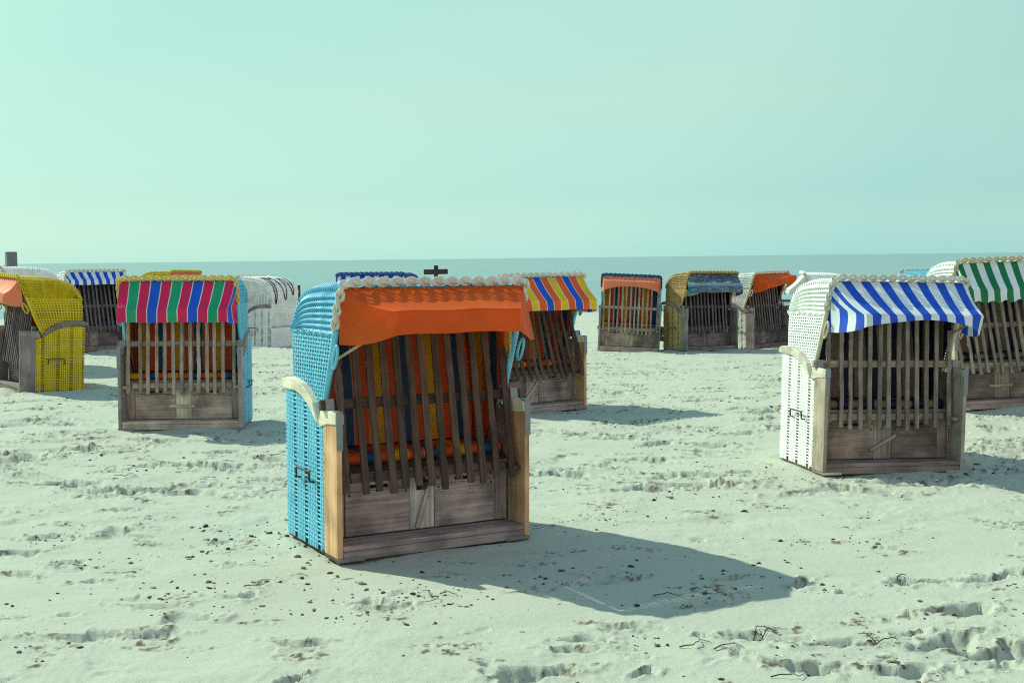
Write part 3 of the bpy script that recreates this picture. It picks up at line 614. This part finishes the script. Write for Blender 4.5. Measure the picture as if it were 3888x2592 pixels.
fw=Vector((0,math.cos(cp),-math.sin(cp))); u0=Vector((0,math.sin(cp),math.cos(cp))); r0=Vector((1,0,0))
cr_=r0*math.cos(crh)-u0*math.sin(crh); cu=r0*math.sin(crh)+u0*math.cos(crh)
def gp(px,py):
    """where the sight line through a point of the photograph meets the sand"""
    d=fw*f_+cr_*(px-1176)-cu*(py-784); z=0.
    for _ in range(4):
        t=(z-1.7)/d.z; z=float(ground(d.x*t,d.y*t))
    return d.x*t,d.y*t
# grid
ys=np.concatenate([np.linspace(-14,2.6,14),2.7*np.exp(np.linspace(0,math.log(64/2.7),900)),[70,78]])
uu=np.concatenate([-np.geomspace(40,1.06,12),np.linspace(-1,1,1050),np.geomspace(1.06,40,12)])
wy=np.maximum(.5*np.abs(ys),1.5)+.9
GX=uu[None,:]*wy[:,None]; GY=np.repeat(ys[:,None],len(uu),1)
H=ground(GX,GY)
wx=GX+.25*perlin(GX*1.3,GY*1.3,5); wyy=GY+.25*perlin(GX*1.3+9,GY*1.3,6)
rough=np.clip(.5+1.3*perlin(GX*.55,GY*.55,11),0.12,1)                       # trampled / smooth areas
rough=np.maximum(rough,.9*np.exp(-((GX-2.6)**2/1.6+(GY-5.2)**2/1.2)))
H+=.026*perlin(wx*.9,wyy*1.1,1)+.014*perlin(wx*2.1,wyy*2.6,2)
ridge=1-np.abs(perlin(wx*2.6,wyy*3.6,3))*2
H+=.010*ridge*rough
H+=.009*perlin(wx*6,wyy*7,4)*rough
H+=.0055*perlin(wx*1.4+.6*wyy,wyy*5.2,41)+.003*(1-np.abs(perlin(wx*2.2+wyy,wyy*8.5,42))*2)
H+=.0045*(1-np.abs(perlin(wx*11,wyy*15,8))*2)*rough
H+=.0022*perlin(wx*24,wyy*28,9)*rough
near=np.clip((16-GY)/6,0,1)
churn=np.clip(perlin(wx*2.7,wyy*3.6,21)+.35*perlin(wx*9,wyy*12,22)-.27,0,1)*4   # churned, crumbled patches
# scuffed dents and footprints
Y0=ys; WOB=perlin(GX*9,GY*9,31)+.6*perlin(GX*19,GY*19,32)
def stamp(cx,cy,ra,rb,ang,dep,rim,seed):
    j0,j1=np.searchsorted(Y0,[cy-2.2*ra,cy+2.2*ra])
    if j1<=j0: return
    sx=GX[j0:j1]-cx; k=np.where(np.abs(sx).min(0)<2.2*ra)[0]
    if len(k)==0: return
    k0,k1=k[0],k[-1]+1; sx=sx[:,k0:k1]; sy=GY[j0:j1,k0:k1]-cy
    c,s=math.cos(ang),math.sin(ang); a=(c*sx+s*sy)/ra; b=(-s*sx+c*sy)/rb; th=np.arctan2(b,a)
    r_=np.sqrt(a*a+b*b)*(1+.22*np.sin(3*th+seed)+.14*np.sin(5*th+seed*2.3)+.08*np.sin(9*th+seed*1.7))*(1+.55*WOB[j0:j1,k0:k1])
    q=np.clip((1.05-r_)/.60,0,1); q=q*q*(3-2*q)
    e=np.exp(-((r_-1.25)/.22)**2)*(.6+.4*np.sin(2*th+seed*3))
    H[j0:j1,k0:k1]+= -dep*q+rim*e
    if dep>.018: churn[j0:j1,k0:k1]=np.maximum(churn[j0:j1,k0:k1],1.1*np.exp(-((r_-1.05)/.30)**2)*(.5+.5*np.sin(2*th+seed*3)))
hand=[(340,1077,.15,.07,.2,.055),(255,1086,.14,.05,.1,.035),(60,1270,.20,.06,.25,.04),(150,1297,.14,.06,.2,.035),(110,1238,.20,.06,.1,.04),(850,1386,.12,.06,.2,.04),(560,1375,.14,.05,.1,.035),
 (2215,1405,.24,.10,.25,.075),(2240,1335,.20,.09,.2,.06),(2110,1335,.28,.07,.2,.05),(2330,1320,.16,.08,.3,.06),(2190,1480,.26,.12,.3,.06),(1865,1535,.17,.09,.1,.07),(1215,1555,.26,.10,.1,.07),(1730,1462,.20,.07,-.2,.05),
 (1930,1478,.22,.06,.1,.045),(2330,1500,.3,.13,.2,.07),(2080,1545,.22,.09,.3,.05),(1670,1330,.12,.05,.1,.035),(1440,1440,.2,.07,.1,.03),(1350,1470,.18,.06,.1,.035),(1400,905,.5,.16,.1,.05),(1300,925,.4,.14,.1,.05),(1640,920,.45,.15,.1,.06),(1560,945,.45,.14,.15,.05),(1450,860,.6,.16,.1,.05),
 (220,1462,.26,.09,.1,.035),(700,1485,.18,.07,.1,.03),(430,1420,.2,.07,.1,.03),(2220,1040,.3,.1,.1,.05),(2290,1085,.25,.1,.1,.05)]
for i,(px,py,ra,rb,an,dp) in enumerate(hand):
    x,y=gp(px,py); stamp(x,y,ra*.68,rb*.9,an,dp*.85,.012,i*1.3)
for i in range(620):
    y=3.2*math.exp(random.random()*math.log(46/3.2)); x=random.uniform(-1,1)*(.5*y+.6); s=random.uniform(.5,1.1)
    ra=s*random.uniform(.05,.15); d=random.uniform(.006,.032)*s
    if any((x-p[0])**2+(y-p[1])**2<.65**2 for p in PTS): continue
    stamp(x,y,ra,ra*random.uniform(.35,.6),random.uniform(-.5,.8),d,d*.45,i*2.1)
for i in range(520):
    y=9*math.exp(random.random()*math.log(30/9)); x=random.uniform(-1,1)*(.45*y+.3)
    if any((x-p[0])**2+(y-p[1])**2<.75**2 for p in PTS): continue
    ra=random.uniform(.12,.30); stamp(x,y,ra,ra*random.uniform(.35,.55),random.uniform(-.4,.6),random.uniform(.018,.045),random.uniform(.008,.02),i*1.7)
crumb=np.clip(perlin(GX*30,GY*34,22)*1.5+.5*perlin(GX*62,GY*66,24)+.1,-.3,1)
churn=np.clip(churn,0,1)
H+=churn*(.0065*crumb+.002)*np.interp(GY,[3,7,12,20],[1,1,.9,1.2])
DAMP_SHADE=np.clip(churn*4.5*(perlin(GX*16,GY*20,27)+.7*perlin(GX*44,GY*48,28)-.06),0,1)  # damp clod specks; along dent edges the brown also paints in shade
# sand lies level under each chair, hollowed a little at the back, drifted a little against the foot board
for px,py,pz,yaw,t in PTS:
    a=R(yaw); dx=GX-px; dy=GY-py; lx=math.cos(a)*dx+math.sin(a)*dy; ly=-math.sin(a)*dx+math.cos(a)*dy
    dist=np.maximum(np.abs(lx)-.60,np.abs(ly)-.43); w=np.clip(1-dist/.22,0,1); w=w*w*(3-2*w)
    nrm=t.matrix_basis.to_3x3()@Vector((0,0,1)); pl=pz-(nrm.x*dx+nrm.y*dy)/nrm.z
    tgt=pl-.004+.010*np.sin(7*lx+pz*90)+.045*np.exp(-((lx-.15-.2*np.sin(pz*70))/.24)**2-((ly+.56)/.12)**2)+.03*np.exp(-((lx+.70)/.10)**2-((ly-.15)/.3)**2)+.006*perlin(GX*9,GY*9,51)
    H=H*(1-w)+np.where(w>0,tgt,0)*w; DAMP_SHADE*=1-w
def sand_mat():
    m,nt,b=new_mat('beach_sand'); L=nt.links
    tc=N(nt,'ShaderNodeTexCoord')
    def nz(s,d,r=.6):
        n=N(nt,'ShaderNodeTexNoise'); n.inputs['Scale'].default_value=s; n.inputs['Detail'].default_value=d; n.inputs['Roughness'].default_value=r; L.new(tc.outputs['Object'],n.inputs['Vector']); return n.outputs['Fac']
    a=nz(1.1,5); g=nz(260,3,.7); mid=nz(34,6,.7)
    c=mixrgb(nt,a,(.432,.446,.365),(.502,.513,.426))
    rp=N(nt,'ShaderNodeMapRange'); rp.inputs[1].default_value=.35; rp.inputs[2].default_value=.65; rp.inputs[3].default_value=.84; rp.inputs[4].default_value=1.10; L.new(g,rp.inputs[0])
    vm=N(nt,'ShaderNodeVectorMath',operation='SCALE'); L.new(c,vm.inputs[0]); L.new(rp.outputs[0],vm.inputs['Scale'])
    # scattered dark grains and shell grit
    vo=N(nt,'ShaderNodeTexVoronoi'); vo.inputs['Scale'].default_value=34; L.new(tc.outputs['Object'],vo.inputs['Vector'])
    msk=nz(1.7,3); lt=N(nt,'ShaderNodeMath',operation='LESS_THAN'); mr=N(nt,'ShaderNodeMapRange'); mr.inputs[1].default_value=.48; mr.inputs[2].default_value=.72; mr.inputs[3].default_value=.0; mr.inputs[4].default_value=.20; L.new(msk,mr.inputs[0])
    L.new(vo.outputs['Distance'],lt.inputs[0]); L.new(mr.outputs[0],lt.inputs[1])
    wn=N(nt,'ShaderNodeSeparateColor'); L.new(vo.outputs['Color'],wn.inputs[0]); gt=N(nt,'ShaderNodeMath',operation='GREATER_THAN'); gt.inputs[1].default_value=.62; L.new(wn.outputs[0],gt.inputs[0])
    mu=N(nt,'ShaderNodeMath',operation='MULTIPLY'); L.new(lt.outputs[0],mu.inputs[0]); L.new(gt.outputs[0],mu.inputs[1])
    c2=mixrgb(nt,mu.outputs[0],vm.outputs[0],(.13,.11,.075))
    at=N(nt,'ShaderNodeAttribute',attribute_name='damp_shade'); c3=mixrgb(nt,at.outputs['Fac'],c2,(.13,.10,.065)); L.new(c3,b.inputs['Base Color'])
    b.inputs['Roughness'].default_value=.95; b.inputs['Specular IOR Level'].default_value=.15
    b1=N(nt,'ShaderNodeBump'); b1.inputs['Strength'].default_value=.5; b1.inputs['Distance'].default_value=.014; L.new(mid,b1.inputs['Height'])
    b2=N(nt,'ShaderNodeBump'); b2.inputs['Strength'].default_value=.4; b2.inputs['Distance'].default_value=.004; L.new(g,b2.inputs['Height']); L.new(b1.outputs[0],b2.inputs['Normal']); L.new(b2.outputs[0],b.inputs['Normal'])
    return m
def grid_object(name,X,Y,Z,mat):
    a,b=X.shape; me=bpy.data.meshes.new(name); n=a*b
    me.vertices.add(n); me.vertices.foreach_set('co',np.stack([X,Y,Z],-1).astype(np.float32).ravel())
    i=np.arange(n).reshape(a,b); q=np.stack([i[:-1,:-1],i[:-1,1:],i[1:,1:],i[1:,:-1]],-1).reshape(-1,4)
    me.loops.add(q.size); me.loops.foreach_set('vertex_index',q.ravel().astype(np.int32)); me.polygons.add(len(q))
    me.polygons.foreach_set('loop_start',np.arange(0,q.size,4,dtype=np.int32)); me.polygons.foreach_set('loop_total',np.full(len(q),4,dtype=np.int32))
    me.polygons.foreach_set('use_smooth',np.ones(len(q),bool)); me.update(calc_edges=True); me.validate()
    me.materials.append(mat); o=bpy.data.objects.new(name,me); COL.objects.link(o); return o
sandm=sand_mat()
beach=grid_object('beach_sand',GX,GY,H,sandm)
da=beach.data.attributes.new('damp_shade','FLOAT','POINT'); da.data.foreach_set('value',DAMP_SHADE.astype(np.float32).ravel())
tag(beach,kind='structure')
def hgt(x,y):
    j=np.clip(np.searchsorted(ys,y)-1,0,len(ys)-2); t=(y-ys[j])/(ys[j+1]-ys[j]); w=max(.5*abs(y),1.5)+.9
    return (1-t)*np.interp(x/w,uu,H[j])+t*np.interp(x/w,uu,H[j+1])

# clods, shell bits and dry weed scattered over the sand
def litter():
    mb=MB(); wb=MB()
    ico=bmesh.new(); bmesh.ops.create_icosphere(ico,subdivisions=1,radius=1); iv=np.array([v.co[:] for v in ico.verts]); jf=[tuple(v.index for v in f.verts) for f in ico.faces]; ico.free()
    cents=[gp(*q)+(int(n*.6),s) for *q,n,s in [(880,1380,40,.35),(980,1370,35,.3),(780,1380,30,.35),(560,1395,26,.35),(400,1365,22,.3),(250,1290,22,.2),(150,1297,26,.14),(340,1085,14,.18),(260,1086,18,.2),(90,1250,22,.2),(150,1230,24,.2),(650,1250,40,.5),(720,1320,50,.5),(560,1220,40,.5),(1230,1120,40,.4),(1440,1185,30,.3),(1330,1200,30,.3),(1740,1460,26,.17),(1860,1530,20,.12),(1940,1475,26,.2),(2260,1335,22,.16),(2100,1335,26,.2),(2230,1500,34,.3),(2330,1490,40,.3),(2100,1545,30,.3),(1220,1560,24,.14),(1430,1190,20,.3),(1640,1150,30,.5),(1300,1310,30,.4),(1500,1350,24,.4),(1340,1475,22,.2),(1480,1470,22,.25),(2190,1400,18,.16),(1400,900,40,.9),(1650,925,50,.9),(1500,870,40,.9),(1300,930,30,.6),(2230,1035,40,.6),(2310,1080,30,.5),(430,1390,30,.4),(500,1345,30,.4),(1050,1400,34,.35),(60,1375,16,.3),(700,880,22,.8),(620,1040,16,.6),(30,930,26,.8)]]
    sp=[]
    for cx,cy,n,s in cents:
        for _ in range(n): sp.append((cx+random.gauss(0,s*.6),cy+random.gauss(0,s*.5),random.choice([.003,.004,.005,.007,.010]) if s<.45 else random.choice([.006,.008,.011,.016])))
    for _ in range(120):
        y=5.2*math.exp(random.random()*math.log(5)); cx=random.uniform(-1,1)*(.45*y+.3)
        for _ in range(random.randint(5,16)): sp.append((cx+random.gauss(0,.10+.006*y),y+random.gauss(0,.05+.006*y),random.choice([.003,.003,.004,.005,.007,.010])*(1+y/30)))
    for _ in range(480):
        y=4.6*math.exp(random.random()*math.log(7)); sp.append((random.uniform(-1,1)*(.48*y+.4),y,random.choice([.002,.003,.003,.004,.006])*(1+y/20)))
    for x,y,r in sp:
        if any((x-p[0])**2+(y-p[1])**2<.55**2 for p in PTS): continue
        z=float(hgt(x,y)); d=np.array([random.uniform(.7,1.6),random.uniform(.7,1.3),random.uniform(.35,.7)])*r*random.uniform(.7,1.3)
        v=iv*d*(1+rng.normal(0,.22,(len(iv),1))); a=random.uniform(0,6.3); c,s_=math.cos(a),math.sin(a); v=np.stack([c*v[:,0]-s_*v[:,1],s_*v[:,0]+c*v[:,1],v[:,2]],-1)
        mb.add(v+[x,y,z+d[2]*.35],jf,np.full((len(iv),2),random.random()))
    # dry twigs and weed
    for px,py,l in[(1560,1490,.22),(1640,1492,.18),(1730,1458,.2),(990,1375,.2),(1010,1368,.13),(1500,1372,.2),(2010,1478,.2),(560,1352,.16),(240,1082,.2),(285,1100,.2),(620,1052,.2),(1770,1600,.2),(480,930,.25),(80,1235,.3),(2060,1330,.25)]:
        x,y=gp(px,min(py,1560))
        for k in range(random.choice([1,1,2])):
            a=random.uniform(-.6,.9)+k*.9; P=[]
            for q in np.linspace(0,1,9):
                a+=random.gauss(0,.25); x2=x+math.cos(a)*l*q*.75; y2=y+math.sin(a)*l*q*.6; P.append((x2,y2,float(hgt(x2,y2))+.006+.012*math.sin(math.pi*q)))
            mb.tube(P,np.linspace(.0032,.0014,9),5)
    m,nt,b=new_mat('damp_litter'); L=nt.links; uv=N(nt,'ShaderNodeUVMap'); sp_=N(nt,'ShaderNodeSeparateXYZ'); L.new(uv.outputs[0],sp_.inputs[0])
    rp=N(nt,'ShaderNodeValToRGB'); cr=rp.color_ramp; cr.interpolation='CONSTANT'; cr.elements[0].color=(.045,.033,.024,1); cr.elements[1].position=.4; cr.elements[1].color=(.09,.07,.045,1)
    for p_,c in((.65,(.16,.13,.09)),(.85,(.30,.27,.20)),(.965,(.65,.64,.6))): e=cr.elements.new(p_); e.color=(*c,1)
    L.new(sp_.outputs[0],rp.inputs[0]); L.new(rp.outputs[0],b.inputs['Base Color']); b.inputs['Roughness'].default_value=.95
    o=put('sand_litter',mb.mesh('sand_litter'),m); tag(o,'dark clods, shell grit and dry weed strewn over the sand','beach litter',kind='stuff')
litter()

# ------------------------------------------------------------------ sea
def sea_mat():
    m,nt,b=new_mat('sea_water'); L=nt.links
    tc=N(nt,'ShaderNodeTexCoord'); mp=N(nt,'ShaderNodeMapping'); mp.inputs['Scale'].default_value=(.10,.5,1); L.new(tc.outputs['Object'],mp.inputs[0])
    n1=N(nt,'ShaderNodeTexNoise'); n1.inputs['Scale'].default_value=1.0; n1.inputs['Detail'].default_value=6; n1.inputs['Roughness'].default_value=.65; L.new(mp.outputs[0],n1.inputs['Vector'])
    mp2=N(nt,'ShaderNodeMapping'); mp2.inputs['Scale'].default_value=(.012,.05,1); L.new(tc.outputs['Object'],mp2.inputs[0])
    n2=N(nt,'ShaderNodeTexNoise'); n2.inputs['Scale'].default_value=1.0; n2.inputs['Detail'].default_value=6; L.new(mp2.outputs[0],n2.inputs['Vector'])
    ad=N(nt,'ShaderNodeMath',operation='ADD'); L.new(n1.outputs['Fac'],ad.inputs[0]); L.new(n2.outputs['Fac'],ad.inputs[1])
    c=mixrgb(nt,n2.outputs['Fac'],(.09,.175,.18),(.19,.31,.30)); L.new(c,b.inputs['Base Color'])
    b.inputs['Roughness'].default_value=.25; b.inputs['IOR'].default_value=1.5
    bp=N(nt,'ShaderNodeBump'); bp.inputs['Strength'].default_value=.33; bp.inputs['Distance'].default_value=.25; L.new(ad.outputs[0],bp.inputs['Height']); L.new(bp.outputs[0],b.inputs['Normal'])
    return m
sx=np.concatenate([-np.geomspace(30000,20,30),[0],np.geomspace(20,30000,30)]); sy=np.geomspace(44,40000,60)
SX,SY=np.meshgrid(sx,sy); sea=grid_object('sea',SX,SY,np.full_like(SX,WATER),sea_mat()); tag(sea,kind='structure')

# ------------------------------------------------------------------ small things behind the chairs
darkwood=wood_mat('dark_post_wood',(.075,.045,.035),(.03,.018,.015)); darkwoodx=wood_mat('dark_plank_wood',(.075,.045,.035),(.03,.018,.015),'X')
def at(px,py,d):
    """a point on the sight line at ground distance d"""
    v=fw*f_+cr_*(px-1176)-cu*(py-784); v*=d/v.y; return v.x,v.y,1.7+v.z
def post_sign():
    d=46; x,y,zt=at(1001.5,609.4,d); g=float(ground(x,y)); t=bpy.data.objects.new('wooden_cross_post',None); COL.objects.link(t); t.matrix_basis=T(x,y,g)
    tag(t,'dark wooden post with one short plank nailed across it, standing by the sea','signpost')
    m=MB(); h=zt-g; m.bx(-.075,.075,-.05,.05,-.4,h); put('post',m.mesh('post',.01),darkwood,t)
    pp=d/f_; m=MB(); m.bx(-27.2*pp,28.2*pp,-.085,-.052,h-20.5*pp,h-8.8*pp); put('cross_plank',m.mesh('cross_plank',.008),darkwoodx,t,RY(R(-.6)))
post_sign()
def grey_pillar():
    d=33; x,y,zt=at(25,578.4,d); g=float(ground(x,y)); m=MB(); n=12; h=zt-g
    m.bx(-.13,.13,-.13,.13,-.3,h-.012); m.bx(-.125,.125,-.125,.125,h-.012,h)
    o=put('square_post',m.mesh('square_post',.006),simple_mat('weathered_grey',(.15,.17,.19),.9,0,.3,4),None,T(x,y,g)@RZ(R(32)))
    tag(o,'thick square grey post rising above the white roof at the left edge','post')
grey_pillar()
def posts():
    d=36; x,y,zt=at(686.5,655,d); g=float(ground(x,y)); m=MB(); an=np.linspace(0,1,5)
    m.tube([(0,0,-.3),(0.004,0,.3),(.0,0,zt-g-.01),(.0,0,zt-g)],[.045,.043,.04,.032],8); o=put('wooden_stake',m.mesh('wooden_stake'),darkwood,None,T(x,y,g)); tag(o,'thin brown stake beside the white chair turned away','post')
    d=50; x,y,_=at(1331,719,d); g=float(ground(x,y)); m=MB(); m.tube([(0,0,-.3),(.01,0,.2),(0,0,.5),(-.01,0,.62)],[.06,.055,.05,.04],8); o=put('wooden_stake',m.mesh('wooden_stake'),darkwood,None,T(x,y,g)); tag(o,'short dark stake at the water\'s edge under the multicoloured awning','post')
posts()
def cabinet():
    d=34; x,y,zt=at(1812,688,d); g=float(ground(x,y)); t=bpy.data.objects.new('white_cabinet',None); COL.objects.link(t); t.matrix_basis=T(x,y,g); h=zt-g
    tag(t,'white cabinet with a flat dark top and dark openings, glimpsed beyond the slanting orange awning','cabinet')
    wm=simple_mat('white_paint',(.62,.66,.64),.6,0,.1); m=MB(); m.bx(-.42,.42,-.25,.25,-.05,h-.045); put('body',m.mesh('body',.006),wm,t)
    m=MB(); m.bx(-.46,.46,-.29,.29,h-.043,h); put('top',m.mesh('top',.006),simple_mat('dark_board',(.035,.035,.03),.7),t)
    for xx in(-.30,-.06,.20): m=MB(); m.bx(xx-.05,xx+.05,-.262,-.252,h-.40,h-.22); put('opening',m.mesh('opening'),darkm,t)
cabinet()
def sack():
    x,y,zt=at(2508/1.653,2.0+1275/1.653,28.5); g=float(ground(x,y)); m=MB(); pr=[(0,.13),(.05,.17),(.13,.18),(.22,.15),(.29,.09),(.33,.03)]
    an=np.arange(14)*2*np.pi/14; ring=np.array([[(r*math.cos(a)*(1+.08*math.sin(3*a+z*9)),r*.8*math.sin(a),z) for a in an] for z,r in pr]); m.grid(ring,closed=True); m.f.append(tuple(m.n-14+i for i in range(14)))
    t=put('bag',m.mesh('bag',smooth=True),simple_mat('dark_brown_cloth',(.05,.028,.025),.9),None,T(x,y,g)); tag(t,'dark brown bag on the sand in the gap beside the tan wicker chair','bag')
    m=MB(); m.box((.06,-.145,.12),(.08,.012,.035)); put('patch',m.mesh('patch',.004),simple_mat('pale_pink',(.5,.36,.4),.8),t)
sack()

# ------------------------------------------------------------------ light, sky, camera
el=math.asin(.663); az=Vector((-.83,.56,0)).normalized(); sd=Vector((az.x*math.cos(el),az.y*math.cos(el),math.sin(el)))
ld=bpy.data.lights.new('sun','SUN'); ld.energy=5.0; ld.angle=R(.53); ld.color=(.91,1.0,.79)
lo=bpy.data.objects.new('sun',ld); COL.objects.link(lo); lo.rotation_euler=(-sd).to_track_quat('-Z','Y').to_euler()
w=bpy.data.worlds.new('World'); sc.world=w; w.use_nodes=True; nt=w.node_tree; L=nt.links; bg=nt.nodes['Background']; out=nt.nodes['World Output']
sky=N(nt,'ShaderNodeTexSky',sky_type='NISHITA'); sky.sun_disc=False; sky.sun_elevation=el; sky.sun_rotation=math.atan2(sd.x,sd.y); sky.dust_density=1.0; sky.air_density=1.0
bg.inputs['Strength'].default_value=.05; L.new(sky.outputs[0],bg.inputs['Color'])
tc=N(nt,'ShaderNodeTexCoord'); dt=N(nt,'ShaderNodeVectorMath',operation='DOT_PRODUCT'); L.new(tc.outputs['Generated'],dt.inputs[0]); dt.inputs[1].default_value=sd
def ramp(stops,lo,hi,sock):
    mr=N(nt,'ShaderNodeMapRange'); mr.inputs[1].default_value=lo; mr.inputs[2].default_value=hi; L.new(sock,mr.inputs[0])
    rp=N(nt,'ShaderNodeValToRGB'); cr=rp.color_ramp
    cr.elements[0].color=(*stops[0][1],1); cr.elements[1].color=(*stops[-1][1],1)
    for p_,c in stops[1:-1]: e=cr.elements.new((p_-lo)/(hi-lo)); e.color=(*c,1)
    L.new(mr.outputs[0],rp.inputs[0]); return rp.outputs[0]
# bright sea haze plus fill added opposite the sun for the shaded chair fronts: by the angle to the sun, then by height above the horizon (halved)
ha=ramp([(-1,(.64,.68,.68)),(-.3,(.66,.71,.71)),(-.02,(.40,.60,.61)),(.10,(.250,.545,.543)),(.25,(.215,.562,.553)),(.40,(.262,.622,.588)),(.55,(.236,.609,.559)),(.68,(.193,.584,.513)),(.80,(.218,.648,.453)),(1,(.25,.66,.45))],-1,1,dt.outputs['Value'])
sp=N(nt,'ShaderNodeSeparateXYZ'); L.new(tc.outputs['Generated'],sp.inputs[0])
hk=ramp([(0,(.5,.5,.5)),(.05,(.3825,.3985,.3845)),(.12,(.59,.433,.336)),(.19,(.64,.46,.356)),(.30,(.60,.46,.40)),(.6,(.38,.34,.42)),(1,(.24,.26,.43))],0,1,sp.outputs['Z'])
vm=N(nt,'ShaderNodeVectorMath',operation='MULTIPLY'); L.new(ha,vm.inputs[0]); L.new(hk,vm.inputs[1])
b2=N(nt,'ShaderNodeBackground'); L.new(vm.outputs[0],b2.inputs['Color']); b2.inputs['Strength'].default_value=2; ad=N(nt,'ShaderNodeAddShader'); L.new(bg.outputs[0],ad.inputs[0]); L.new(b2.outputs[0],ad.inputs[1]); L.new(ad.outputs[0],out.inputs['Surface'])

cam=bpy.data.cameras.new('camera'); co=bpy.data.objects.new('camera',cam); COL.objects.link(co); sc.camera=co
cam.sensor_width=36; cam.lens=36*f_/2352; cam.clip_end=60000; cam.clip_start=.1
co.matrix_world=Matrix(((cr_.x,cu.x,-fw.x,0),(cr_.y,cu.y,-fw.y,0),(cr_.z,cu.z,-fw.z,1.7),(0,0,0,1)))
sc.view_settings.view_transform='Standard'; sc.view_settings.look='None'; sc.view_settings.exposure=0; sc.view_settings.gamma=1
sc.render.engine='CYCLES'; sc.cycles.use_denoising=False; sc.cycles.max_bounces=8; sc.cycles.pixel_filter_type='BLACKMAN_HARRIS'; sc.cycles.filter_width=1.15
